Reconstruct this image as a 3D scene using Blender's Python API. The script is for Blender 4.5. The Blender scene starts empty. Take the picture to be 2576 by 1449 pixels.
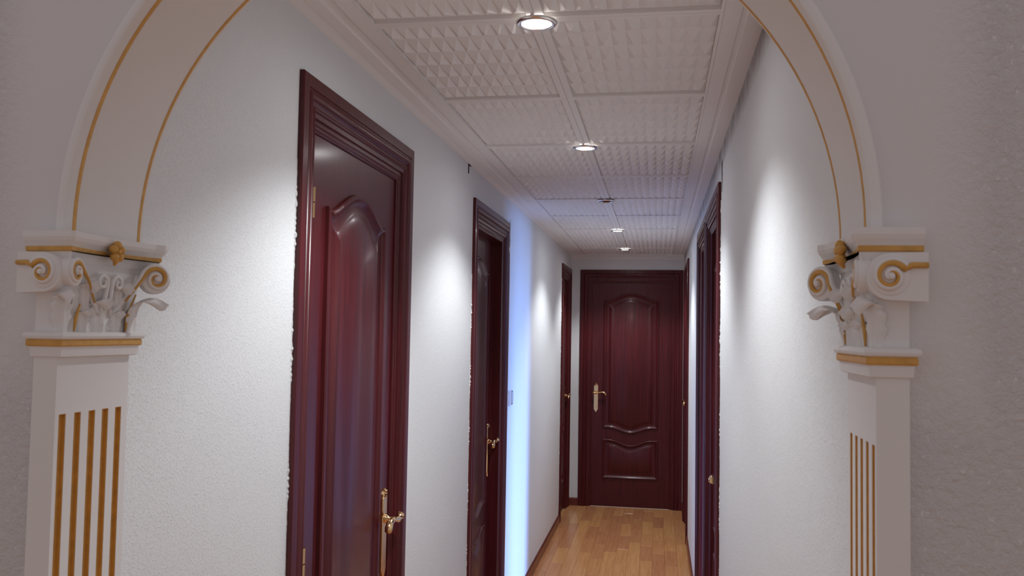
import bpy, bmesh, math, random
from mathutils import Vector, Matrix

# ------------------------------------------------------------------ camera, world, light, exposure
scene = bpy.context.scene
COL = scene.collection
W_PX, H_PX = 2576, 1449
F_PX, YAW, PITCH, ROLL, CAM_H = 2192.5, 0.1663, 0.0495, 0.0172, 1.5586

cam_data = bpy.data.cameras.new('camera')
cam_data.sensor_width = 36.0
cam_data.lens = 36.0 * F_PX / W_PX
cam_data.clip_start = 0.02
cam_data.dof.use_dof = True
cam_data.dof.focus_distance = 4.2
cam_data.dof.aperture_fstop = 18.0
camera = bpy.data.objects.new('camera', cam_data)
COL.objects.link(camera)
cy, sy, cp, sp = math.cos(YAW), math.sin(YAW), math.cos(PITCH), math.sin(PITCH)
fwd = Vector((-sy * cp, cy * cp, sp)); rgt = Vector((cy, sy, 0)); up = rgt.cross(fwd)
cr, sr = math.cos(ROLL), math.sin(ROLL)
rgt2 = rgt * cr + up * sr; up2 = up * cr - rgt * sr
M = Matrix((rgt2, up2, -fwd)).transposed().to_4x4()
M.translation = Vector((0, 0, CAM_H))
camera.matrix_world = M
scene.camera = camera

world = bpy.data.worlds.new('world'); scene.world = world
world.use_nodes = True
bg = world.node_tree.nodes['Background']
bg.inputs['Color'].default_value = (0.92, 0.84, 0.86, 1)
bg.inputs['Strength'].default_value = 0.37
scene.view_settings.view_transform = 'Standard'
scene.view_settings.look = 'None'
scene.view_settings.gamma = 1.0
scene.view_settings.use_curve_mapping = False
scene.view_settings.exposure = 0.0

SPOT_POWER = 33.0
SPOT_ANGLE = math.radians(122)
DAY_POWER = 150.0

# daylight entering the side room through its window
day = bpy.data.lights.new('window_daylight', 'AREA')
day.shape = 'RECTANGLE'; day.size = 0.40; day.size_y = 0.9
day.energy = DAY_POWER; day.color = (0.22, 0.42, 1.0)
day_o = bpy.data.objects.new('window_daylight', day); COL.objects.link(day_o)
day_o.location = (2.36, 4.15, 1.35)
day_o.rotation_euler = (math.radians(54), 0, math.radians(90))
day.spread = math.radians(115)

# ------------------------------------------------------------------ main dimensions
XL, XR, HC, ZE = -0.787, 0.230, 2.260, 7.940
TOP = 2.130
Y0 = 1.115                     # corridor side walls start behind the arch
WALL_T = 0.11
random.seed(7)

# ------------------------------------------------------------------ materials
def new_mat(name):
    m = bpy.data.materials.new(name); m.use_nodes = True
    nt = m.node_tree
    return m, nt, nt.nodes['Principled BSDF']

def N(nt, t, **kw):
    n = nt.nodes.new(t)
    for k, v in kw.items():
        setattr(n, k, v)
    return n

def plaster_mat(name, col, strength, scale=95.0, dist=0.004, mask=None, dirt_and_shade=None, rough=0.75, ramp=(0.50, 0.74)):
    m, nt, b = new_mat(name)
    b.inputs['Base Color'].default_value = (*col, 1)
    b.inputs['Roughness'].default_value = rough
    b.inputs['Specular IOR Level'].default_value = 0.3
    tc = N(nt, 'ShaderNodeTexCoord')
    n1 = N(nt, 'ShaderNodeTexNoise'); n1.inputs['Scale'].default_value = scale
    n1.inputs['Detail'].default_value = 5.0; n1.inputs['Roughness'].default_value = 0.62
    n1.inputs['Distortion'].default_value = 0.15
    nt.links.new(tc.outputs['Object'], n1.inputs['Vector'])
    r = N(nt, 'ShaderNodeValToRGB')
    r.color_ramp.elements[0].position = ramp[0]; r.color_ramp.elements[1].position = ramp[1]
    nt.links.new(n1.outputs['Fac'], r.inputs['Fac'])
    bp = N(nt, 'ShaderNodeBump'); bp.inputs['Strength'].default_value = strength
    bp.inputs['Distance'].default_value = dist
    nt.links.new(r.outputs['Color'], bp.inputs['Height'])
    nt.links.new(bp.outputs['Normal'], b.inputs['Normal'])
    if mask:                        # relief only away from the smooth plaster round the arch
        sx = N(nt, 'ShaderNodeSeparateXYZ'); nt.links.new(tc.outputs['Object'], sx.inputs[0])
        ab = N(nt, 'ShaderNodeMath', operation='ABSOLUTE'); nt.links.new(sx.outputs['X'], ab.inputs[0])
        m1 = N(nt, 'ShaderNodeMapRange'); m1.inputs['From Min'].default_value = 0.525; m1.inputs['From Max'].default_value = 0.60
        nt.links.new(ab.outputs[0], m1.inputs['Value'])
        m2 = N(nt, 'ShaderNodeMapRange'); m2.inputs['From Min'].default_value = 1.62; m2.inputs['From Max'].default_value = 1.45
        nt.links.new(sx.outputs['Z'], m2.inputs['Value'])
        mx = N(nt, 'ShaderNodeMath', operation='MAXIMUM')
        nt.links.new(m1.outputs[0], mx.inputs[0]); nt.links.new(m2.outputs[0], mx.inputs[1])
        ml = N(nt, 'ShaderNodeMath', operation='MULTIPLY'); ml.inputs[1].default_value = strength
        nt.links.new(mx.outputs[0], ml.inputs[0]); nt.links.new(ml.outputs[0], bp.inputs['Strength'])
    if dirt_and_shade:                        # grime and the unlit band along the wall top, both painted into the colour
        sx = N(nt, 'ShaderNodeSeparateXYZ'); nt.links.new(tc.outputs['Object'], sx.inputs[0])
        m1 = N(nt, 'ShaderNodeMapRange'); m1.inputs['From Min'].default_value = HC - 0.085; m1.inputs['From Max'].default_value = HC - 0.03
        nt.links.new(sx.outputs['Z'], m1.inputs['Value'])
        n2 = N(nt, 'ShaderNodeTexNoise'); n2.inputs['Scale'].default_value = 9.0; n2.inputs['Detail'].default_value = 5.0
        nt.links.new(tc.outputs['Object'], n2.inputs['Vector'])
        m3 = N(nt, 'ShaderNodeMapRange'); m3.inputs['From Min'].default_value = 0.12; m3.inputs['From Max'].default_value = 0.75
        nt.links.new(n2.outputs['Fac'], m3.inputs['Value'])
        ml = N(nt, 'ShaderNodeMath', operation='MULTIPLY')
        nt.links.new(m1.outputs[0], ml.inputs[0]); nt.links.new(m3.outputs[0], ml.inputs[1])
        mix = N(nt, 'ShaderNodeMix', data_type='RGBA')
        mix.inputs['A'].default_value = (*col, 1); mix.inputs['B'].default_value = (*dirt_and_shade, 1)
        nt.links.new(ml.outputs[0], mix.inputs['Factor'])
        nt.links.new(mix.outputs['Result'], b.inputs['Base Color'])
    return m

def wood_mat(name, c1, c2, rough, grain_axis='z', coat=0.35, rand=0.0, scale=1.0):
    m, nt, b = new_mat(name)
    tc = N(nt, 'ShaderNodeTexCoord')
    mp = N(nt, 'ShaderNodeMapping')
    s = {'z': (70, 70, 2.5), 'y': (60, 3.0, 60)}[grain_axis]
    mp.inputs['Scale'].default_value = tuple(v * scale for v in s)
    nt.links.new(tc.outputs['Object'], mp.inputs['Vector'])
    n1 = N(nt, 'ShaderNodeTexNoise'); n1.inputs['Scale'].default_value = 1.0
    n1.inputs['Detail'].default_value = 6.0; n1.inputs['Roughness'].default_value = 0.65; n1.inputs['Distortion'].default_value = 0.4
    nt.links.new(mp.outputs['Vector'], n1.inputs['Vector'])
    ramp = N(nt, 'ShaderNodeValToRGB')
    ramp.color_ramp.elements[0].position = 0.32; ramp.color_ramp.elements[0].color = (*c2, 1)
    ramp.color_ramp.elements[1].position = 0.68; ramp.color_ramp.elements[1].color = (*c1, 1)
    nt.links.new(n1.outputs['Fac'], ramp.inputs['Fac'])
    out = ramp.outputs['Color']
    if rand:
        oi = N(nt, 'ShaderNodeObjectInfo')
        mr = N(nt, 'ShaderNodeMapRange'); mr.inputs['To Min'].default_value = 1 - rand; mr.inputs['To Max'].default_value = 1 + rand
        nt.links.new(oi.outputs['Random'], mr.inputs['Value'])
        hs = N(nt, 'ShaderNodeHueSaturation')
        nt.links.new(out, hs.inputs['Color']); nt.links.new(mr.outputs[0], hs.inputs['Value'])
        m2 = N(nt, 'ShaderNodeMapRange'); m2.inputs['To Min'].default_value = 0.492; m2.inputs['To Max'].default_value = 0.508
        nt.links.new(oi.outputs['Random'], m2.inputs['Value']); nt.links.new(m2.outputs[0], hs.inputs['Hue'])
        va = N(nt, 'ShaderNodeVectorMath', operation='SCALE'); va.inputs[0].default_value = (3, 7, 5)
        mm = N(nt, 'ShaderNodeMath', operation='MULTIPLY'); mm.inputs[1].default_value = 20
        nt.links.new(oi.outputs['Random'], mm.inputs[0]); nt.links.new(mm.outputs[0], va.inputs['Scale'])
        nt.links.new(va.outputs[0], mp.inputs['Location'])
        out = hs.outputs['Color']
    nt.links.new(out, b.inputs['Base Color'])
    b.inputs['Roughness'].default_value = rough
    b.inputs['Specular IOR Level'].default_value = 0.25
    b.inputs['Coat Weight'].default_value = coat
    b.inputs['Coat Roughness'].default_value = 0.16
    bp = N(nt, 'ShaderNodeBump'); bp.inputs['Strength'].default_value = 0.06; bp.inputs['Distance'].default_value = 0.001
    nt.links.new(n1.outputs['Fac'], bp.inputs['Height']); nt.links.new(bp.outputs['Normal'], b.inputs['Normal'])
    return m

def plain_mat(name, col, rough=0.5, metal=0.0, vary=0.0, vscale=40.0, emit=None, estr=0.0):
    m, nt, b = new_mat(name)
    b.inputs['Base Color'].default_value = (*col, 1)
    b.inputs['Roughness'].default_value = rough; b.inputs['Metallic'].default_value = metal
    if vary:
        tc = N(nt, 'ShaderNodeTexCoord')
        n1 = N(nt, 'ShaderNodeTexNoise'); n1.inputs['Scale'].default_value = vscale; n1.inputs['Detail'].default_value = 4
        nt.links.new(tc.outputs['Object'], n1.inputs['Vector'])
        mix = N(nt, 'ShaderNodeMix', data_type='RGBA')
        mix.inputs['A'].default_value = (*[c * (1 - vary) for c in col], 1)
        mix.inputs['B'].default_value = (*[min(1, c * (1 + vary)) for c in col], 1)
        nt.links.new(n1.outputs['Fac'], mix.inputs['Factor']); nt.links.new(mix.outputs['Result'], b.inputs['Base Color'])
    if emit:
        b.inputs['Emission Color'].default_value = (*emit, 1); b.inputs['Emission Strength'].default_value = estr
    return m

M_WALL = plaster_mat('textured_white_plaster', (0.80, 0.81, 0.82), 0.42, scale=215.0, dist=0.0024)
M_WALLR = plaster_mat('textured_white_plaster_grime_and_shade', (0.80, 0.81, 0.82), 0.42, scale=215.0, dist=0.0024, dirt_and_shade=(0.26, 0.22, 0.20))
M_FRONT = plaster_mat('hall_plaster', (0.74, 0.72, 0.72), 0.62, scale=125.0, dist=0.005, mask=True, ramp=(0.36, 0.66))
M_CEIL = plaster_mat('ceiling_plaster', (0.86, 0.84, 0.825), 0.08, scale=200.0, dist=0.001)
M_SMOOTH = plaster_mat('smooth_moulded_plaster', (0.80, 0.78, 0.77), 0.10, scale=60.0, dist=0.001)
M_GOLD = plain_mat('ochre_gilt_paint', (0.64, 0.34, 0.075), 0.5, 0.0, 0.25, 90.0)
M_MAHOG = wood_mat('varnished_mahogany', (0.112, 0.0125, 0.0160), (0.058, 0.0065, 0.0085), 0.40, coat=0.20)
M_BASE = wood_mat('baseboard_wood', (0.20, 0.045, 0.03), (0.10, 0.02, 0.016), 0.30, 'y')
M_PARQ = wood_mat('oak_parquet', (0.66, 0.325, 0.140), (0.54, 0.235, 0.088), 0.25, 'y', coat=0.3, rand=0.13)
M_BRASS = plain_mat('polished_brass', (0.86, 0.58, 0.30), 0.17, 1.0, 0.08, 30.0)
M_CHROME = plain_mat('satin_nickel', (0.80, 0.78, 0.76), 0.24, 1.0)
M_LAMP = plain_mat('glowing_lamp_glass', (1, 1, 1), 0.3, 0, emit=(0.97, 0.97, 1.0), estr=140.0)
M_BULB = plain_mat('glowing_bulb_glass', (1, 1, 1), 0.3, 0, emit=(1.0, 0.95, 0.93), estr=60.0)
M_UNLIT = plain_mat('unlit_lamp_glass', (0.02, 0.018, 0.03), 0.12)
M_BLACK = plain_mat('dark_gap', (0.012, 0.010, 0.012), 0.9)
M_SWITCH = plain_mat('white_switch_plastic', (0.72, 0.70, 0.72), 0.35, 0, 0.03)
M_SWSIDE = plain_mat('grey_switch_insert', (0.16, 0.14, 0.17), 0.4)
M_DIRTY = plain_mat('plaster_smear', (0.55, 0.52, 0.50), 0.8, 0, 0.3, 60)

# ------------------------------------------------------------------ helpers
def link_bm(name, bm, mat, parent=None, smooth=False, recalc=True, autosmooth=None):
    if recalc:
        bmesh.ops.recalc_face_normals(bm, faces=bm.faces[:])
    me = bpy.data.meshes.new(name)
    bm.to_mesh(me); bm.free()
    if mat: me.materials.append(mat)
    if smooth or autosmooth:
        for p in me.polygons: p.use_smooth = True
    if autosmooth:
        try: me.set_sharp_from_angle(angle=math.radians(autosmooth))
        except Exception: pass
    o = bpy.data.objects.new(name, me)
    COL.objects.link(o)
    if parent: o.parent = parent
    return o

def empty(name, loc=(0, 0, 0), rotz=0.0, parent=None):
    o = bpy.data.objects.new(name, None); o.empty_display_size = 0.05
    o.location = loc; o.rotation_euler = (0, 0, rotz)
    COL.objects.link(o)
    if parent: o.parent = parent
    return o

def tag(o, label=None, cat=None, group=None, kind=None):
    if label: o['label'] = label
    if cat: o['category'] = cat
    if group: o['group'] = group
    if kind: o['kind'] = kind
    return o

def add_box(bm, a, b, f=None):
    x0, y0, z0 = a; x1, y1, z1 = b
    cs = [(x0, y0, z0), (x1, y0, z0), (x1, y1, z0), (x0, y1, z0), (x0, y0, z1), (x1, y0, z1), (x1, y1, z1), (x0, y1, z1)]
    v = [bm.verts.new(f(c) if f else c) for c in cs]
    for q in ((0, 3, 2, 1), (4, 5, 6, 7), (0, 1, 5, 4), (1, 2, 6, 5), (2, 3, 7, 6), (3, 0, 4, 7)):
        bm.faces.new([v[i] for i in q])
    return v

def box(name, a, b, mat, parent=None, f=None, bevel=0.0):
    bm = bmesh.new(); add_box(bm, a, b, f)
    if bevel:
        bmesh.ops.recalc_face_normals(bm, faces=bm.faces[:])
        bmesh.ops.bevel(bm, geom=bm.edges[:], offset=bevel, segments=2, profile=0.6, affect='EDGES', clamp_overlap=True)
    return link_bm(name, bm, mat, parent)

def add_tube(bm, pts, radii, seg=8, f=None, cap=True):
    pts = [Vector(p) for p in pts]
    n = len(pts)
    if not hasattr(radii, '__len__'): radii = [radii] * n
    prev = None; rings = []
    for i, p in enumerate(pts):
        t = (pts[min(i + 1, n - 1)] - pts[max(i - 1, 0)]).normalized()
        if prev is None:
            a = Vector((0, 0, 1)) if abs(t.z) < 0.9 else Vector((1, 0, 0))
            u = t.cross(a).normalized()
        else:
            u = (prev - t * prev.dot(t)).normalized()
        prev = u; w = t.cross(u)
        ring = []
        for k in range(seg):
            a = 2 * math.pi * k / seg
            q = p + (u * math.cos(a) + w * math.sin(a)) * radii[i]
            ring.append(bm.verts.new(f(q) if f else q))
        rings.append(ring)
    for i in range(n - 1):
        for k in range(seg):
            bm.faces.new((rings[i][k], rings[i][(k + 1) % seg], rings[i + 1][(k + 1) % seg], rings[i + 1][k]))
    if cap:
        bm.faces.new(rings[0][::-1]); bm.faces.new(rings[-1])

def add_lathe(bm, prof, seg, xf):
    """prof: (radius, height) list about local z; xf maps local to final."""
    rings = []
    for r, h in prof:
        if r < 1e-6:
            rings.append([bm.verts.new(xf(Vector((0, 0, h))))])
        else:
            rings.append([bm.verts.new(xf(Vector((r * math.cos(2 * math.pi * k / seg), r * math.sin(2 * math.pi * k / seg), h)))) for k in range(seg)])
    for a, b in zip(rings[:-1], rings[1:]):
        for k in range(seg):
            k2 = (k + 1) % seg
            if len(a) == 1: bm.faces.new((a[0], b[k], b[k2]))
            elif len(b) == 1: bm.faces.new((a[k], b[0], a[k2]))
            else: bm.faces.new((a[k], b[k], b[k2], a[k2]))

def stack_poly(bm, rings, cap_bottom=True, cap_top=True):
    """rings: list of lists of 3d points, same length."""
    rv = [[bm.verts.new(p) for p in r] for r in rings]
    n = len(rv[0])
    for a, b in zip(rv[:-1], rv[1:]):
        for k in range(n):
            bm.faces.new((a[k], a[(k + 1) % n], b[(k + 1) % n], b[k]))
    if cap_bottom: bm.faces.new(rv[0][::-1])
    if cap_top: bm.faces.new(rv[-1])

def offset_poly(pts, d):
    """inset a closed counter-clockwise 2d polygon by d with clamped mitres."""
    n = len(pts); out = []
    for i in range(n):
        p0, p1, p2 = Vector(pts[i - 1]), Vector(pts[i]), Vector(pts[(i + 1) % n])
        e1 = (p1 - p0).normalized(); e2 = (p2 - p1).normalized()
        n1 = Vector((-e1.y, e1.x)); n2 = Vector((-e2.y, e2.x))
        m = (n1 + n2)
        if m.length < 1e-6: m = n1
        m.normalize()
        c = max(0.5, m.dot(n1))
        q = p1 + m * (d / c)
        out.append((q.x, q.y))
    return out

# ------------------------------------------------------------------ room shell
def wall_with_openings(name, f, s0, s1, ztop, openings, mat):
    """f maps (s, depth, z) to world. openings: (sa, sb, zt)"""
    bm = bmesh.new()
    cur = s0
    for sa, sb, zt in sorted(openings):
        if sa > cur + 1e-4: add_box(bm, (cur, 0, 0), (sa, WALL_T, ztop), f)
        add_box(bm, (sa, 0, zt), (sb, WALL_T, ztop), f)
        cur = sb
    if s1 > cur + 1e-4: add_box(bm, (cur, 0, 0), (s1, WALL_T, ztop), f)
    o = link_bm(name, bm, mat)
    tag(o, kind='structure')
    return o

fL = lambda c: (XL - c[1], c[0], c[2])          # (along y, depth into wall, z)
fR = lambda c: (XR + c[1], c[0], c[2])
fB = lambda c: (c[0], ZE + c[1], c[2])
CAS = 0.080                                       # how far the opening lies inside the casing's outer edge
D1 = (1.800, 2.681); D2 = (3.644, 4.534); D3 = (7.166, 7.922)
D4 = (6.660, 7.550); D5 = (4.212, 5.100); D6 = (3.319, 4.202)
DB = (-0.698, 0.222)
op = lambda d: (d[0] + CAS, d[1] - CAS, TOP - CAS)
wall_left = wall_with_openings('wall_left', fL, Y0, ZE, HC + 0.02, [op(D1), op(D2), op(D3)], M_WALL)
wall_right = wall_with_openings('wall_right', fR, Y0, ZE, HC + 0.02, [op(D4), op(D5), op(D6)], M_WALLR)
wall_back = wall_with_openings('wall_back', fB, XL - WALL_T, XR + WALL_T, HC + 0.02, [op(DB)], M_WALL)

# floor: base slab plus every parquet plank of the corridor
floor = tag(box('floor', (-2.6, -2.4, -0.06), (2.9, ZE + 0.12, -0.012), M_PARQ), kind='structure')
PW, PL = (XR - XL) / 12.0, 0.42
plank_mesh = {}
def plank(x, y, w, l):
    key = (round(w, 4), round(l, 3))
    if key not in plank_mesh:
        bm = bmesh.new(); add_box(bm, (0.0004, 0.0004, -0.012), (w - 0.0004, l - 0.0004, 0.0))
        bmesh.ops.recalc_face_normals(bm, faces=bm.faces[:])
        es = [e for e in bm.edges if all(v.co.z > -0.001 for v in e.verts)]
        bmesh.ops.bevel(bm, geom=es, offset=0.0007, segments=1, affect='EDGES')
        me = bpy.data.meshes.new('plank'); bm.to_mesh(me); bm.free(); me.materials.append(M_PARQ)
        plank_mesh[key] = me
    o = bpy.data.objects.new('plank', plank_mesh[key]); COL.objects.link(o)
    o.location = (x, y, 0); o.parent = floor
offs = [0, .5, .22, .72, .1, .6, .35, .85, .05, .55, .28, .78]
for i in range(12):
    y = Y0 - PL * offs[i]
    while y < ZE - 1e-3:
        a, b = max(y, Y0 - 0.12), min(y + PL, ZE)
        if b - a > 0.02: plank(XL + i * PW, a, PW, b - a)
        y += PL

# ceiling with diamond-point tiles
ceiling = tag(box('ceiling', (XL - WALL_T, Y0, HC + 0.021), (XR + WALL_T, ZE + WALL_T, HC + 0.09), M_CEIL), kind='structure')
LX = -0.275; PITCH_Y = 0.669; Y_J = 1.912
GX0, GX1 = -0.655, 0.137
def tile_mesh(w, l, nx, ny, mx0, mx1, my0, my1, name):
    """pyramids hang from a recessed bed inside a flat border; z=0 is the border's underside"""
    bm = bmesh.new(); g = 0.0005
    bed, apex = 0.010, -0.0045
    ix0, ix1, iy0, iy1 = mx0, w - mx1, my0, l - my1
    o = [(g, g), (w - g, g), (w - g, l - g), (g, l - g)]
    i = [(ix0, iy0), (ix1, iy0), (ix1, iy1), (ix0, iy1)]
    vo = [bm.verts.new((*p, 0)) for p in o]; vi = [bm.verts.new((*p, 0)) for p in i]
    vb = [bm.verts.new((*p, bed)) for p in i]; vt = [bm.verts.new((*p, 0.016)) for p in o]
    for k in range(4):
        k2 = (k + 1) % 4
        bm.faces.new((vo[k], vi[k], vi[k2], vo[k2])); bm.faces.new((vi[k], vb[k], vb[k2], vi[k2]))
        bm.faces.new((vo[k], vo[k2], vt[k2], vt[k]))
    dx, dy = (ix1 - ix0) / nx, (iy1 - iy0) / ny
    grid = [[bm.verts.new((ix0 + a * dx, iy0 + b * dy, bed)) for b in range(ny + 1)] for a in range(nx + 1)]
    for a in range(nx):
        for b in range(ny):
            c = bm.verts.new((ix0 + (a + .5) * dx, iy0 + (b + .5) * dy, apex))
            q = [grid[a][b], grid[a + 1][b], grid[a + 1][b + 1], grid[a][b + 1]]
            for k in range(4): bm.faces.new((q[k], c, q[(k + 1) % 4]))
    bmesh.ops.remove_doubles(bm, verts=bm.verts[:], dist=1e-5)
    for f_ in bm.faces:
        f_.normal_update()
        if f_.normal.z > 0.05: f_.normal_flip()
    me = bpy.data.meshes.new(name); bm.to_mesh(me); bm.free(); me.materials.append(M_CEIL)
    return me
WL, WR = LX - GX0, GX1 - LX
tileL = tile_mesh(WL, PITCH_Y, 11, 6, 0.004, 0.019, 0.017, 0.017, 'ceiling_tile')
tileR = tile_mesh(WR, PITCH_Y, 11, 6, 0.019, 0.008, 0.017, 0.017, 'ceiling_tile')
LASTL = 7.812 - (Y_J + 8 * PITCH_Y)
tileLe = tile_mesh(WL, LASTL, 11, 5, 0.004, 0.019, 0.017, 0.01, 'ceiling_tile')
tileRe = tile_mesh(WR, LASTL, 11, 5, 0.019, 0.008, 0.017, 0.01, 'ceiling_tile')
for r in range(-1, 9):
    for me, x in (((tileL if r < 8 else tileLe), GX0), ((tileR if r < 8 else tileRe), LX)):
        o = bpy.data.objects.new('ceiling_tile', me); COL.objects.link(o)
        o.location = (x, Y_J + r * PITCH_Y, HC); o.parent = ceiling
# plain first strip behind the arch
box('ceiling_strip', (GX0, Y0, HC), (GX1, Y_J - PITCH_Y - 0.002, HC + 0.02), M_CEIL, ceiling)

def cornice(name, f, s0, s1, prof):
    bm = bmesh.new()
    pts = prof + [(prof[-1][0], 0.02), (prof[0][0], 0.02)]
    rings = [[f((s, d, HC + z)) for d, z in pts] for s in (s0, s1)]
    stack_poly(bm, rings)
    return tag(link_bm(name, bm, M_CEIL, autosmooth=35), kind='structure')
pl = [(0, -0.004), (0.004, -0.004), (0.012, 0.001), (0.026, 0.004), (0.030, 0.001), (0.062, 0.001), (0.066, 0.006), (0.078, 0.007), (0.090, 0.004), (0.094, 0.000), (0.132, 0.000), (0.132, 0.003)]
pr = [(0, 0.0), (0.040, 0.0), (0.044, 0.003), (0.052, 0.003), (0.056, 0.0), (0.093, 0.0), (0.093, 0.003)]
pb = [(0, -0.034), (0.010, -0.034), (0.014, -0.024), (0.034, -0.010), (0.042, -0.010), (0.046, -0.002), (0.09, -0.002), (0.094, 0.004), (0.126, 0.004)]
cornice('trim_1', lambda c: (XL + c[1], c[0], c[2]), Y0, ZE - 0.127, pl)
cornice('trim_2', lambda c: (XR - c[1], c[0], c[2]), Y0, ZE - 0.127, pr)
cornice('trim_3', lambda c: (c[0], ZE - c[1], c[2]), XL, XR, pb)

# baseboards
BBH, BBT = 0.070, 0.011
def baseboard(name, f, s0, s1):
    bm = bmesh.new()
    prof = [(0, 0), (BBT, 0), (BBT, BBH - 0.010), (BBT - 0.004, BBH - 0.003), (BBT - 0.007, BBH), (0, BBH)]
    stack_poly(bm, [[f((s, -d, z)) for d, z in prof] for s in (s0, s1)])
    return tag(link_bm(name, bm, M_BASE), kind='structure')
for a, b in ((Y0 + .02, D1[0]), (D1[1], D2[0]), (D2[1], D3[0])): baseboard('baseboard_left', fL, a, b)
for a, b in ((Y0 + .02, D6[0]), (D5[1], D4[0]), (D4[1], ZE)): baseboard('baseboard_right', fR, a, b)
baseboard('baseboard_back', fB, XL, DB[0])

# ------------------------------------------------------------------ doors
CASING = [(0, 0), (0, .0105), (.002, .0125), (.029, .0125), (.031, .0095), (.034, .0095), (.036, .0125), (.041, .0150), (.046, .0152), (.051, .0125),
          (.053, .0085), (.060, .0045), (.064, .0045), (.066, .0085), (.070, .0105), (.074, .0085), (.076, .0040), (.084, .0030), (.087, .0030), (.0885, -.003)]
def jamb_tail(rec, leafw_in):
    return [(.098, -.003), (.100, -.006), (.103, -.0075), (.106, -.007), (.109, -.0105), (leafw_in, -.0115), (leafw_in, -rec - .006)] if rec < .05 else \
           [(.098, -.004), (.102, -.008), (leafw_in, -.010), (leafw_in, -rec - .006)]

def ogee(s, p=0.58):
    """arched-panel outline: s in -1..1 -> 0..1 bump with small dips at its feet"""
    a = abs(s)
    if a > 0.80: return -0.10 * math.sin(math.pi * min(1, (1 - a) / 0.20))
    t = a / 0.80
    return max(0.0, 0.5 + 0.5 * math.cos(math.pi * t)) ** p

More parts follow.
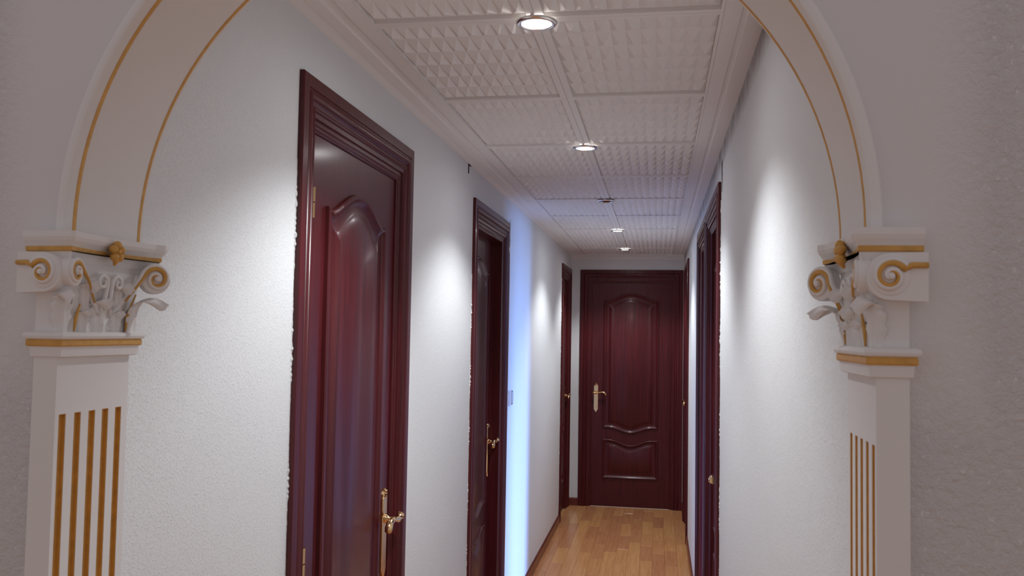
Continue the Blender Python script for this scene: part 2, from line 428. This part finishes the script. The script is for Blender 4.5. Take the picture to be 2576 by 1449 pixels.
def build_door(name, f, span, rec, handle_side, label, lever_dir=None, hinges=False, panels=True, handle=True, leaf_open=False, hz=0.995):
    """f maps (s along wall, depth into the wall, z) to world; s0..s1 = outer edges of the casing."""
    s0, s1 = span; w = s1 - s0
    root = empty(name, f(((s0 + s1) / 2, 0, 0)))
    tag(root, label, kind='structure')
    L = Vector(root.location)
    g = lambda c: tuple(Vector(f((s0 + c[0], c[1], c[2]))) - L)     # local (s, depth, z)
    IN = 0.113
    # frame: one mitred profile swept up, across and down
    prof = CASING + jamb_tail(rec, IN)
    bm = bmesh.new()
    rows = []
    for o_, p in prof:
        rows.append([bm.verts.new(g(c)) for c in ((o_, -p, 0), (o_, -p, TOP - o_), (w - o_, -p, TOP - o_), (w - o_, -p, 0))])
    for a, b in zip(rows[:-1], rows[1:]):
        for k in range(3): bm.faces.new((a[k], a[k + 1], b[k + 1], b[k]))
    link_bm('door_frame', bm, M_MAHOG, root, autosmooth=40)
    lw = w - 2 * IN + 0.001; l0 = IN - 0.0005; lt = TOP - IN + 0.0005
    if leaf_open:
        bm = bmesh.new(); add_box(bm, (l0 - 0.002, WALL_T + .01, 0.008), (l0 + 0.033, WALL_T + .01 + lw, lt), g)
        link_bm('door_leaf', bm, M_MAHOG, root)
        return root
    bm = bmesh.new(); add_box(bm, (l0, rec, 0.001), (l0 + lw, rec + 0.036, lt), g)
    leaf = link_bm('door_leaf', bm, M_MAHOG, root)
    if panels:
        pw = lw - 0.20; pc = l0 + lw / 2
        n = 32
        S = [-1 + 2 * k / n for k in range(n + 1)]
        def upper(d):
            h_ = pw / 2 - d
            return [(pc + s * h_, 0.700 - 0.045 * max(0, ogee(s, 0.95)) + d) for s in S] + [(pc + s * h_, 1.857 + 0.060 * ogee(s) - d) for s in S[::-1]]
        def lower(d):
            h_ = pw / 2 - d
            return [(pc + s * h_, 0.250 + d) for s in S] + [(pc + s * h_, 0.602 - 0.050 * max(0, ogee(s, 0.95)) - d) for s in S[::-1]]
        for outl in (upper, lower):
            mould = [(0, 0), (0.002, .009), (.007, .012), (.012, .0115), (.018, .006), (.026, .0015), (.031, .0005)]
            field = [(.0312, .0005), (.050, .0008), (.053, .0022), (.078, .0100)]
            for nm, rr in (('panel_moulding', mould), ('raised_panel', field)):
                bm = bmesh.new()
                rings = []
                for d, hgt in rr:
                    rings.append([bm.verts.new(g((s, rec - hgt, z))) for s, z in outl(d)])
                m_ = len(rings[0])
                for a, b in zip(rings[:-1], rings[1:]):
                    for k in range(m_): bm.faces.new((a[k], a[(k + 1) % m_], b[(k + 1) % m_], b[k]))
                if nm == 'raised_panel':
                    r_ = rings[-1]; q_ = len(r_) // 2
                    for k in range(q_ - 1): bm.faces.new((r_[k], r_[k + 1], r_[-k - 2], r_[-k - 1]))
                bmesh.ops.recalc_face_normals(bm, faces=bm.faces[:])
                # make sure normals face out of the door
                outv = Vector(g((0, -1, 0))) - Vector(g((0, 0, 0)))
                fsum = sum(((fc.normal.dot(outv)) * fc.calc_area() for fc in bm.faces))
                if fsum < 0: bmesh.ops.reverse_faces(bm, faces=bm.faces[:])
                link_bm(nm, bm, M_MAHOG, leaf, recalc=False, autosmooth=32)
    if handle:
        hs = l0 + 0.037 if handle_side == 0 else l0 + lw - 0.037
        sgn = 1 if handle_side == 0 else -1       # lever points towards the hinges
        # back plate with pointed, stepped ends
        hw = 0.0205
        out = [(-hw, -.150), (-hw * .72, -.158), (-hw * .45, -.166), (-.003, -.178), (.003, -.178), (hw * .45, -.166), (hw * .72, -.158), (hw, -.150),
               (hw, .055), (hw * 1.05, .062), (hw * .75, .066), (hw * .62, .074), (.006, .080), (.003, .090), (-.003, .090), (-.006, .080), (-hw * .62, .074), (-hw * .75, .066), (-hw * 1.05, .062), (-hw, .055)]
        bm = bmesh.new()
        stack_poly(bm, [[g((hs + a, rec - h_, hz + b)) for a, b in offset_poly(out, d)] for d, h_ in ((0, 0), (0, .004), (.003, .0065))])
        for zz, r_ in ((.066, .013), (.074, .0105), (.082, .007)):
            add_tube(bm, [(hs - r_, rec - .006, hz + zz), (hs, rec - .0085, hz + zz), (hs + r_, rec - .006, hz + zz)], [.002, .0036, .002], 8, g)
        plate = link_bm('handle_plate', bm, M_BRASS, leaf, autosmooth=35)
        plate['label'] = 'polished brass back plate'
        bm = bmesh.new()
        # rose and neck
        add_tube(bm, [(hs, rec - .006, hz), (hs, rec - .009, hz), (hs, rec - .013, hz), (hs, rec - .017, hz), (hs, rec - .030, hz), (hs, rec - .036, hz), (hs, rec - .044, hz)],
                 [.0145, .0150, .012, .0075, .0065, .009, .0095], 12, g)
        # lever: flared tail behind the pivot, waist, swelling grip curling down
        q = [(-.024, .006, .0105), (-.020, .005, .0095), (-.010, .002, .0060), (0, 0, .0085), (.012, .001, .0062), (.034, .006, .0056), (.060, .008, .0072), (.078, .003, .0085), (.088, -.008, .0098), (.092, -.018, .0085), (.093, -.022, .004)]
        add_tube(bm, [(hs + sgn * a, rec - .046, hz + b) for a, b, r_ in q], [r_ * 1.25 for a, b, r_ in q], 10, g)
        hd = link_bm('door_handle', bm, M_BRASS, leaf, autosmooth=50)
        hd['label'] = 'curved brass lever'
    if hinges:
        hs = l0 if handle_side == 1 else l0 + lw
        for zc in (1.850, 1.020):
            bm = bmesh.new()
            for za, zb in ((zc - .036, zc - .0015), (zc + .0015, zc + .036)):
                add_tube(bm, [(hs, rec - .006, za), (hs, rec - .006, zb)], [.0085, .0085], 10, g)
            h_ = link_bm('hinge', bm, M_BRASS, leaf, autosmooth=40)
            h_['label'] = 'brass pin hinge'
    return root

build_door('door_1', fL, D1, 0.016, 1, 'tall red mahogany door nearest on the left wall, brass hinges in view', hinges=True)
build_door('door_2', fL, D2, 0.064, 1, 'second mahogany door on the left wall, set deep in its frame', hz=0.998)
build_door('door_3', fL, D3, 0.030, 1, 'narrow mahogany door at the far end of the left wall')
build_door('door_4', fR, D4, 0.035, 1, 'dark door at the far end of the right wall, seen edge on')
build_door('door_5', fR, D5, 0.085, 1, 'open dark doorway in the middle of the right wall', leaf_open=True, handle=False)
build_door('door_6', fR, D6, 0.030, 0, 'dark mahogany door nearest on the right wall, copper coloured handle')
build_door('door_7', fB, DB, 0.028, 0, 'dark mahogany door facing down the corridor at its end', hz=1.015)

# the side room behind the open doorway, with the window the daylight comes through
def shell(name, a, b, mat): return tag(box(name, a, b, mat), kind='structure')
RX0, RX1, RY0, RY1 = XR + WALL_T + 0.005, 2.40, 2.6, 5.6
shell('wall_side_room_near', (RX0, RY0 - .08, 0), (RX1, RY0, 2.5), M_WALL)
shell('wall_side_room_far', (RX0, RY1, 0), (RX1, RY1 + .08, 2.5), M_WALL)
shell('ceiling_side_room', (RX0, RY0 - .08, 2.5), (RX1 + .08, RY1 + .08, 2.56), M_CEIL)
bm = bmesh.new()
for a, b in (((RX1, RY0 - .08, 0), (RX1 + .08, 3.85, 2.5)), ((RX1, 4.45, 0), (RX1 + .08, RY1 + .08, 2.5)), ((RX1, 3.85, 0), (RX1 + .08, 4.45, .82)), ((RX1, 3.85, 1.88), (RX1 + .08, 4.45, 2.5))):
    add_box(bm, a, b)
tag(link_bm('wall_side_room_window', bm, M_WALL), kind='structure')
bm = bmesh.new()
for a, b in (((0, 3.85, .82), (.04, 3.89, 1.88)), ((0, 4.41, .82), (.04, 4.45, 1.88)), ((0, 3.89, .82), (.04, 4.41, .86)), ((0, 3.89, 1.84), (.04, 4.41, 1.88))):
    add_box(bm, (RX1 + .02 + a[0], a[1], a[2]), (RX1 + .02 + b[0], b[1], b[2]))
tag(link_bm('window_1', bm, M_SWITCH), kind='structure')

# ------------------------------------------------------------------ recessed downlights
lamp_labels = ['lit downlight nearest the arch, largest glowing disc in the ceiling',
               'second lit downlight from the arch, beyond the first door',
               'unlit downlight with a dark lens in the middle of the ceiling',
               'lit downlight just beyond the unlit one',
               'smallest lit downlight, farthest, in front of the end door']
for k in range(5):
    y = Y_J + 2 * k * PITCH_Y
    lit = k != 2
    root = empty('recessed_downlight', (LX, y, HC))
    tag(root, lamp_labels[k], 'ceiling light', 'downlights along the corridor ceiling')
    ident = lambda v: v
    bm = bmesh.new()
    add_lathe(bm, [(.0335, -.004), (.0335, -.0105), (.037, -.0125), (.043, -.0115), (.0465, -.008), (.0465, -.005), (.042, -.0035), (.0335, -.004)], 40, ident)
    link_bm('trim_ring', bm, M_CHROME, root, smooth=True)
    for a in (math.radians(35), math.radians(150), math.radians(265)):    # spring tabs hold the ring off the tile relief
        c, sn = math.cos(a), math.sin(a)
        bm = bmesh.new()
        add_box(bm, (-.006, -.004, -.0045), (.006, .004, .001), lambda v: (c * (v[0] + .040) - sn * v[1], sn * (v[0] + .040) + c * v[1], v[2]))
        link_bm('spring_tab', bm, M_CHROME, root)
    bm = bmesh.new()
    add_lathe(bm, [(.0333, -.0040), (.033, -.0085), (.026, -.0105), (.014, -.0115), (0, -.0118)], 32, ident)
    link_bm('lamp_lens', bm, M_LAMP if lit else M_UNLIT, root, smooth=True)
    bm = bmesh.new()
    add_lathe(bm, [(0, -.0034), (.0345, -.0034), (.0345, -.0040), (0, -.0040)], 32, ident)
    link_bm('lens_light_stop', bm, M_CHROME, root)  # opaque disc added behind the lens to stop its upward glow
    bm = bmesh.new()
    add_lathe(bm, [(.012, -.0030), (.022, -.0030), (.024, -.001), (.024, .002)], 24, ident)
    link_bm('bulb', bm, M_BULB if lit else M_UNLIT, root, smooth=True)
    if lit:
        ld = bpy.data.lights.new('halogen_beam', 'SPOT')
        ld.energy = SPOT_POWER; ld.spot_size = SPOT_ANGLE; ld.spot_blend = 0.55; ld.shadow_soft_size = 0.02
        ld.color = (0.93, 0.97, 1.0)
        lo = bpy.data.objects.new('halogen_beam', ld); COL.objects.link(lo); lo.parent = root; lo.location = (0, 0, -.034)

# ------------------------------------------------------------------ arch, pilasters, capitals (arch frame: X across, Y into the corridor)
AX, AY, ATH = -0.2538, 0.9692, -0.0117
R, RZ, ZS = 0.4755, 0.467, 1.678
HW = 0.479                                           # half width between the pilaster faces
AD = 0.166
arch_root = empty('archway', (AX, AY, 0), ATH)
tag(arch_root, 'white plaster round arch with two ochre gilt lines framing the corridor', 'arch')
NA = 72
A = [math.pi * k / NA for k in range(NA + 1)]
def arc_pt(a, r, y): return (-0.0025 + (R + r) * math.cos(a), y, ZS - 0.005 + (RZ + r) * math.sin(a))
def sweep_arc(prof, closed=True):
    bm = bmesh.new(); rings = []
    for a in A: rings.append([bm.verts.new(arc_pt(a, r, y)) for r, y in prof])
    n = len(prof)
    for q, p in zip(rings[:-1], rings[1:]):
        for k in range(n if closed else n - 1):
            bm.faces.new((q[k], q[(k + 1) % n], p[(k + 1) % n], p[k]))
    if closed: bm.faces.new(rings[0]); bm.faces.new(rings[-1][::-1])
    return bm
o = link_bm('arch_band', sweep_arc([(0, 0.004), (0, AD - .002), (.002, AD), (.016, AD), (.016, .008), (.013, .002), (.006, 0), (.002, .001)]), M_SMOOTH, arch_root, autosmooth=35)
for yc, wd in ((.0185, .0080), (.1550, .0072)):
    o = link_bm('gilded_line', sweep_arc([(-.0008, yc - wd / 2 + .001), (-.0015, yc), (-.0008, yc + wd / 2 - .001), (.003, yc + wd / 2), (.003, yc - wd / 2)]), M_GOLD, arch_root, autosmooth=60)
    o['label'] = 'ochre gilt line along the arch'

# hall wall round the arch
bm = bmesh.new()
WX0, WX1, WZ = -2.3, 2.3, 2.75
y0, y1 = 0.012, 0.144
PWD = 0.033
add_box(bm, (WX0, y0, 0), (-(HW + .010), y1, ZS)); add_box(bm, (HW + .010, y0, 0), (WX1, y1, ZS))
hole = [(-0.0025 + (R + .008) * math.cos(a), ZS - .0 + (RZ + .008) * math.sin(a)) for a in A]
top = []
for a in A:
    c = math.cos(a)
    x = c * 1.0
    top.append((x * 0.62 if abs(x) < 2 else x, WZ))
for fy in (y0, y1):
    hv = [bm.verts.new((x, fy, z)) for x, z in hole]; tv = [bm.verts.new((x, fy, z)) for x, z in top]
    for k in range(NA): bm.faces.new((hv[k], hv[k + 1], tv[k + 1], tv[k]))
    for sgn, k in ((1, 0), (-1, NA)):
        X = WX1 if sgn > 0 else WX0
        q = [bm.verts.new((X, fy, ZS)), bm.verts.new((X, fy, WZ))]
        bm.faces.new((hv[k], q[0], q[1], tv[k]))
wf = link_bm('wall_front', bm, M_FRONT, recalc=True)
wf.location = (AX, AY, 0); wf.rotation_euler = (0, 0, ATH)
tag(wf, kind='structure')

def pil_map(side):
    """pilaster frame (w out of the reveal, u into the corridor, z) -> arch frame; side -1 left, +1 right"""
    return lambda c: (side * (HW - c[0]), c[1], c[2])

CAP_Z0 = 1.517
SHAFT_D = 0.146
FLUTES = [(.0068, .0200), (.0356, .0486), (.0635, .0770), (.0911, .1046), (.1192, .1327)]
FL_TOP = 1.4455
def build_pilaster(side, label):
    pm = pil_map(side)
    root = empty('pilaster', (AX, AY, 0), ATH)
    tag(root, label, 'pilaster')
    bm = bmesh.new()
    # shaft body behind the fluted face, then the lands between the flutes
    dep = 0.006
    add_box(bm, (-PWD, 0, 0), (-dep, SHAFT_D, CAP_Z0), pm)
    cur = 0
    for a, b in FLUTES:
        add_box(bm, (-dep, cur, 0), (0, a, FL_TOP), pm); cur = b
    add_box(bm, (-dep, cur, 0), (0, SHAFT_D, FL_TOP), pm)
    add_box(bm, (-dep, 0, FL_TOP), (0, SHAFT_D, CAP_Z0), pm)
    link_bm('shaft', bm, M_SMOOTH, root)
    for a, b in FLUTES:
        bm = bmesh.new()                               # gilt lining of the flute: floor, two sides, square top end
        for c0, c1 in (((-dep, a, 0), (-dep + .0010, b, FL_TOP)), ((-dep + .0010, a, 0), (-.0006, a + .0008, FL_TOP)),
                       ((-dep + .0010, b - .0008, 0), (-.0006, b, FL_TOP)), ((-dep + .0010, a + .0008, FL_TOP - .0008), (-.0006, b - .0008, FL_TOP))):
            add_box(bm, c0, c1, pm)
        o = link_bm('flute', bm, M_GOLD, root)
        o['label'] = 'ochre gilt flute'
    return root
build_pilaster(-1, 'white fluted pilaster on the left of the arch, five wide gilt flutes')
build_pilaster(1, 'white fluted pilaster on the right of the arch, flutes seen at a slant')

def build_capital(side, label):
    pm = pil_map(side)
    root = empty('capital', (AX, AY, 0), ATH)
    tag(root, label, 'capital')
    # --- neck ring
    def rect(ins, z): return [pm(c) for c in ((-PWD - .010 + ins, -.010 + ins, z), (.014 - ins, -.010 + ins, z), (.014 - ins, .161 - ins, z), (-PWD - .010 + ins, .161 - ins, z))]
    bm = bmesh.new()
    stack_poly(bm, [rect(.011, 1.516), rect(.007, 1.5175), rect(.006, 1.529), rect(.004, 1.530)])
    stack_poly(bm, [rect(.004, 1.5385), rect(.001, 1.540), rect(0, 1.543), rect(.001, 1.5465), rect(.005, 1.548)])
    link_bm('neck_ring', bm, M_SMOOTH, root)
    bm = bmesh.new(); stack_poly(bm, [rect(.004, 1.5300), rect(.0030, 1.5315), rect(.0030, 1.5370), rect(.004, 1.5385)])
    g = link_bm('gilded_fillet', bm, M_GOLD, root); g['label'] = 'ochre gilt band round the neck'
    # --- bell
    def brect(w1, u0, u1, z): return [pm(c) for c in ((-PWD, u0, z), (w1, u0, z), (w1, u1, z), (-PWD, u1, z))]
    bm = bmesh.new()
    stack_poly(bm, [brect(.001, 0, .148, 1.546), brect(.001, 0, .148, 1.575), brect(.004, -.002, .152, 1.605), brect(.006, -.005, .158, 1.628), brect(.004, -.004, .160, 1.645)])
    link_bm('bell', bm, M_SMOOTH, root)
    # --- abacus, concave between its horns
    def aba(ins, z):
        pts = [(-.046, -.013)]
        pts += [(.022, -.015), (.026, -.010)]
        for k in range(1, 12):
            t = k / 12.0
            pts.append((.026 - .010 * math.sin(math.pi * t), -.010 + .190 * t))
        pts += [(.030, .178), (.028, .188), (.018, .186), (-.046, .172)]
        q = offset_poly(pts, ins)
        q[0] = (-.046, q[0][1]); q[-1] = (-.046, q[-1][1])
        return [pm((a, b, z)) for a, b in q]
    bm = bmesh.new()
    stack_poly(bm, [aba(.012, 1.636), aba(.009, 1.648)])
    stack_poly(bm, [aba(.007, 1.6545), aba(.005, 1.6575), aba(.002, 1.6615), aba(0, 1.666), aba(0, 1.673)])
    link_bm('abacus', bm, M_SMOOTH, root)
    bm = bmesh.new(); stack_poly(bm, [aba(.009, 1.648), aba(.0065, 1.6493), aba(.006, 1.6535), aba(.007, 1.6545)])
    g = link_bm('gilded_fillet', bm, M_GOLD, root); g['label'] = 'ochre gilt line under the abacus'
    # --- rosette
    rc = Vector((.016, .080, 1.655))
    bm = bmesh.new()
    for k in range(5):
        a = math.radians(90 + 72 * k)
        c = rc + Vector((.004, .0085 * math.cos(a), .0085 * math.sin(a)))
        def xf(v, c=c, a=a):
            q = Vector((v.z, v.x * math.cos(a) - v.y * math.sin(a), v.x * math.sin(a) + v.y * math.cos(a)))
            return pm(c + q)
        add_lathe(bm, [(0, .0065), (.003, .006), (.0058, .003), (.0060, 0), (.004, -.004), (0, -.005)], 10, xf)
    add_lathe(bm, [(0, .011), (.003, .010), (.0045, .006), (.0045, 0)], 10, lambda v: pm(rc + Vector((v.z, v.x, v.y))))
    add_tube(bm, [rc + Vector((.002, 0, -.008)), rc + Vector((.003, .001, -.013)), rc + Vector((0, .001, -.018))], [.006, .0040, .0015], 8, pm)
    g = link_bm('rosette', bm, M_GOLD, root, smooth=True); g['label'] = 'ochre gilt flower on the abacus'
    # --- volutes
    def volute(center, ang, Rv, spin, turns=1.55, stem=None, back=0.012):
        """ang: direction of the outward normal in the (w,u) plane; spin +1 or -1: side the scroll opens to"""
        n = Vector((math.cos(ang), math.sin(ang), 0)); t = Vector((-math.sin(ang), math.cos(ang), 0)) * spin; c = Vector(center)
        def to(a, b, d): return c + t * a + Vector((0, 0, b)) + n * d
        bm = bmesh.new()
        add_lathe(bm, [(0, .001), (Rv * .80, .001), (Rv * .95, .000), (Rv, -.003), (Rv, -back), (0, -back)], 28, lambda v: pm(to(v.x, v.y, v.z)))
        pts, rad = [], []
        K = 44
        for k in range(K + 1):
            q = k / K; a = math.radians(150) - q * turns * 2 * math.pi; r = Rv * (.93 - .80 * q)
            pts.append(to(r * math.cos(a), r * math.sin(a), .0005 + .003 * q)); rad.append(Rv * (.16 - .04 * q))
        if stem: pts = [Vector(s) for s in stem] + pts; rad = [Rv * .16] * len(stem) + rad
        add_tube(bm, pts, rad, 8, pm)
        add_lathe(bm, [(0, .0085), (Rv * .14, .0075), (Rv * .20, .004), (Rv * .20, 0)], 10, lambda v: pm(to(v.x, v.y, v.z)))
        vo = link_bm('volute', bm, M_SMOOTH, root, autosmooth=50)
        bm = bmesh.new(); pts, rad = [], []
        for k in range(K - 8):
            q = k / K; a = math.radians(150) - q * turns * 2 * math.pi; r = Rv * (.76 - .68 * q)
            pts.append(to(r * math.cos(a), r * math.sin(a), .0012 + .002 * q)); rad.append(Rv * (.17 - .08 * q))
        if stem:
            s0 = [Vector(s) + n * .004 - t * .0 + Vector((0, 0, -.004)) for s in stem[-2:]]
            pts = s0 + pts; rad = [Rv * .06, Rv * .09] + rad
        add_tube(bm, pts, rad, 8, pm)
        gs = link_bm('gilded_scroll', bm, M_GOLD, vo, smooth=True); gs['label'] = 'ochre gilt spiral'
        return vo
    # front volute: a block cut off flat at the outer edge
    bm = bmesh.new()
    prof = []
    cw, cz, rv = -.010, 1.6215, .0205
    for k in range(13):
        a = math.radians(-90 + 15 * k); prof.append((cw + rv * 1.12 * math.cos(a), cz + rv * 1.18 * math.sin(a)))
    prof = [(-.047, cz - rv * 1.26)] + prof + [(-.047, cz + rv * 1.22)]
    stack_poly(bm, [[pm((a, u, z)) for a, z in prof] for u in (0.0, -.016, -.0185)])
    link_bm('volute_block', bm, M_SMOOTH, root, autosmooth=40)
    volute((cw, -.0195, cz), math.radians(-90), rv, 1, back=.004)
    bm = bmesh.new()
    add_tube(bm, [(-.0465, -.0200, cz + rv * .56), (-.032, -.0203, cz + rv * .56), (cw - rv * .75, -.0206, cz + rv * .44), (cw - rv * .56, -.0208, cz + rv * .34)], [.0030, .0032, .0033, .0034], 8, pm)
    g = link_bm('gilded_band', bm, M_GOLD, root, smooth=True); g['label'] = 'ochre gilt strip running to the cut edge'
    volute((.017, .004, 1.623), math.radians(8), .0185, -1, stem=[(.004, .070, 1.570), (.008, .050, 1.590), (.013, .030, 1.618)])
    volute((.030, .157, 1.6235), math.radians(-36), .0215, 1, stem=[(.003, .098, 1.572), (.010, .115, 1.594), (.020, .132, 1.620)])
    # small helices meeting under the rosette
    for uc, sg in ((.062, 1), (.094, -1)):
        bm = bmesh.new(); pts = []; rad = []
        for k in range(26):
            q = k / 25; a = math.radians(190) - q * 1.2 * 2 * math.pi; r = .0115 * (1 - .75 * q)
            pts.append((.013 + .003 * q, uc + sg * r * math.cos(a) * -1, 1.613 + r * math.sin(a))); rad.append(.0030 - .0012 * q)
        pts = [(.006, uc + sg * .004, 1.570), (.010, uc + sg * .010, 1.592)] + pts; rad = [.0028, .003] + rad
        add_tube(bm, pts, rad, 7, pm)
        link_bm('helix', bm, M_SMOOTH, root, smooth=True)
    # --- acanthus leaves
    def leaf(base, ang, height, width, out, droop, nm='acanthus_leaf'):
        d = Vector((math.cos(ang), math.sin(ang), 0)); t = Vector((-math.sin(ang), math.cos(ang), 0)); b = Vector(base)
        bm = bmesh.new(); NT, NS = 14, 8; rows = []
        for i in range(NT + 1):
            q = i / NT
            zz = height * math.sin(min(1, q / .80) * math.pi / 2) if q < .8 else height - droop * ((q - .8) / .2) ** 1.5
            oo = .004 + out * q ** 2.6
            wq = width * (.34 + .66 * math.sin(math.pi * min(1, q * .92 + .10)) ** .8) * (1 + .20 * math.cos(q * 5 * 2 * math.pi)) * (1 if q < .85 else (1 - .75 * ((q - .85) / .15)))
            row = []
            for j in range(NS + 1):
                s = -1 + 2 * j / NS
                rib = .0028 * (1 - abs(s)) ** 2 + .0012 * math.cos(s * 3 * math.pi)
                p = b + t * (s * wq / 2) + d * (oo + rib - .004 * s * s) + Vector((0, 0, zz - .010 * abs(s) * q * (height / .06)))
                row.append(p)
            rows.append(row)
        fr = [[bm.verts.new(pm(p)) for p in r] for r in rows]
        bk = [[bm.verts.new(pm(p - d * .004)) for p in r] for r in rows]
        for i in range(NT):
            for j in range(NS):
                bm.faces.new((fr[i][j], fr[i][j + 1], fr[i + 1][j + 1], fr[i + 1][j]))
                bm.faces.new((bk[i][j], bk[i + 1][j], bk[i + 1][j + 1], bk[i][j + 1]))
            bm.faces.new((fr[i][0], fr[i + 1][0], bk[i + 1][0], bk[i][0])); bm.faces.new((fr[i][NS], bk[i][NS], bk[i + 1][NS], fr[i + 1][NS]))
        for j in range(NS):
            bm.faces.new((fr[0][j], bk[0][j], bk[0][j + 1], fr[0][j + 1])); bm.faces.new((fr[NT][j], fr[NT][j + 1], bk[NT][j + 1], bk[NT][j]))
        lf = link_bm(nm, bm, M_SMOOTH, root, autosmooth=70)
        return lf
    R45 = math.radians(45)
    leaf((.000, .004, 1.547), -R45 * .7, .054, .024, .026, .010)          # front corner
    leaf((.001, .142, 1.547), R45 * .75, .050, .040, .044, .010)          # back corner
    leaf((.001, .074, 1.547), 0, .046, .044, .016, .008)                  # middle
    leaf((.001, .040, 1.547), 0, .030, .030, .010, .006)
    leaf((.001, .108, 1.547), 0, .030, .030, .010, .006)
    leaf((.003, .040, 1.575), 0, .040, .022, .018, .010)
    leaf((.003, .108, 1.575), 0, .040, .022, .020, .010)
    # gilt veins on the corner leaves
    for pts in ([(.006, .020, 1.549), (.0065, .022, 1.566), (.009, .026, 1.584)], [(.006, .126, 1.549), (.007, .127, 1.568), (.012, .130, 1.588), (.016, .132, 1.600)]):
        bm = bmesh.new(); add_tube(bm, pts, [.0012, .0024] + [.0012] * (len(pts) - 2), 6, pm)
        g = link_bm('gilded_vein', bm, M_GOLD, root, smooth=True); g['label'] = 'ochre gilt leaf vein'
    return root
build_capital(-1, 'scrolled white capital on the left pilaster, ochre gilt spirals, ornate side facing us')
build_capital(1, 'scrolled white capital on the right pilaster, big cut-off scroll facing us')

# ------------------------------------------------------------------ small things on the walls
sw = empty('light_switch', (XL, 4.690, 1.198))
tag(sw, 'white light switch on the bluish wall beside the second left door', 'light switch')
bm = bmesh.new(); add_box(bm, (0, -.075, -.041), (.0075, .041, .041))
bmesh.ops.recalc_face_normals(bm, faces=bm.faces[:])
bmesh.ops.bevel(bm, geom=[e for e in bm.edges if any(v.co.x > .005 for v in e.verts)], offset=.004, segments=3, affect='EDGES')
link_bm('plate', bm, M_SWITCH, sw, autosmooth=50)
bm = bmesh.new(); add_box(bm, (.0074, .000, -.028), (.0125, .034, .028))
bmesh.ops.bevel(bm, geom=bm.edges[:], offset=.002, segments=2, affect='EDGES')
link_bm('rocker', bm, M_SWITCH, sw, autosmooth=50)
for z0, z1 in ((.030, .037), (-.037, -.030)):
    box('clip_slot', (.0074, .002, z0), (.0095, .030, z1), M_SWSIDE, sw)

def sliver(name, f, pts, parent, thick=.0012):
    """thin dark tear in the plaster, pts = (s, z, half width)"""
    bm = bmesh.new()
    a = [bm.verts.new(f((s - w, -thick, z))) for s, z, w in pts]; b = [bm.verts.new(f((s + w, -thick, z))) for s, z, w in pts]
    a2 = [bm.verts.new(f((s - w, .001, z))) for s, z, w in pts]; b2 = [bm.verts.new(f((s + w, .001, z))) for s, z, w in pts]
    for k in range(len(pts) - 1):
        bm.faces.new((a[k], b[k], b[k + 1], a[k + 1])); bm.faces.new((a[k], a[k + 1], a2[k + 1], a2[k])); bm.faces.new((b[k], b2[k], b2[k + 1], b[k + 1]))
    o = link_bm(name, bm, M_BLACK, parent); return o
sliver('plaster_crack', fL, [(4.600, 2.158, .001), (4.585, 2.130, .0025), (4.560, 2.100, .0015)], wall_left)
sliver('plaster_crack', fL, [(4.572, 2.098, .001), (4.580, 2.080, .007), (4.592, 2.055, .006), (4.605, 2.040, .001)], wall_left)
sliver('plaster_crack', fR, [(3.300, 2.205, .001), (3.285, 2.180, .006), (3.275, 2.155, .014), (3.272, 2.135, .010), (3.270, 2.110, .004), (3.278, 2.085, .001)], wall_right)
sliver('plaster_crack', fR, [(3.262, 2.205, .001), (3.266, 2.180, .003), (3.270, 2.160, .003)], wall_right)
bm = bmesh.new()
for a, b in (((XL - .001, 3.530, 2.215), (XL + .0015, 3.545, 2.257)), ((XL - .001, 3.545, 2.250), (XL + .0015, 3.580, 2.257))): add_box(bm, a, b)
link_bm('gap', bm, M_BLACK, wall_left)

# ragged plaster caught on the casing's near edges
def smear(f, s, dirn, z0, z1, parent, seed):
    rnd = random.Random(seed); bm = bmesh.new(); n = 320; rows = []
    for k in range(n + 1):
        z = z0 + (z1 - z0) * k / n
        h_ = max(.0006, rnd.choice((.0008, .0012, .002, .003, .006)) * (.6 + .5 * math.sin(k * .13 + seed)) * (.3 + .7 * k / n) * .7 + .001)
        rows.append([bm.verts.new(f(c)) for c in ((s + dirn * .006, .0005, z), (s + dirn * .0012, -h_, z), (s - dirn * .0002, -h_, z))])
    for a, b in zip(rows[:-1], rows[1:]):
        for j in range(2): bm.faces.new((a[j], a[j + 1], b[j + 1], b[j]))
    return link_bm('plaster_edge', bm, M_WALL, parent)
smear(fL, D1[0], -1, .1, 1.93, wall_left, 1)
smear(fL, D2[0], -1, .1, 1.80, wall_left, 2)
smear(fR, D6[0], -1, .1, 2.06, wall_right, 3)
smear(fL, D3[0], -1, .1, 2.0, wall_left, 4)
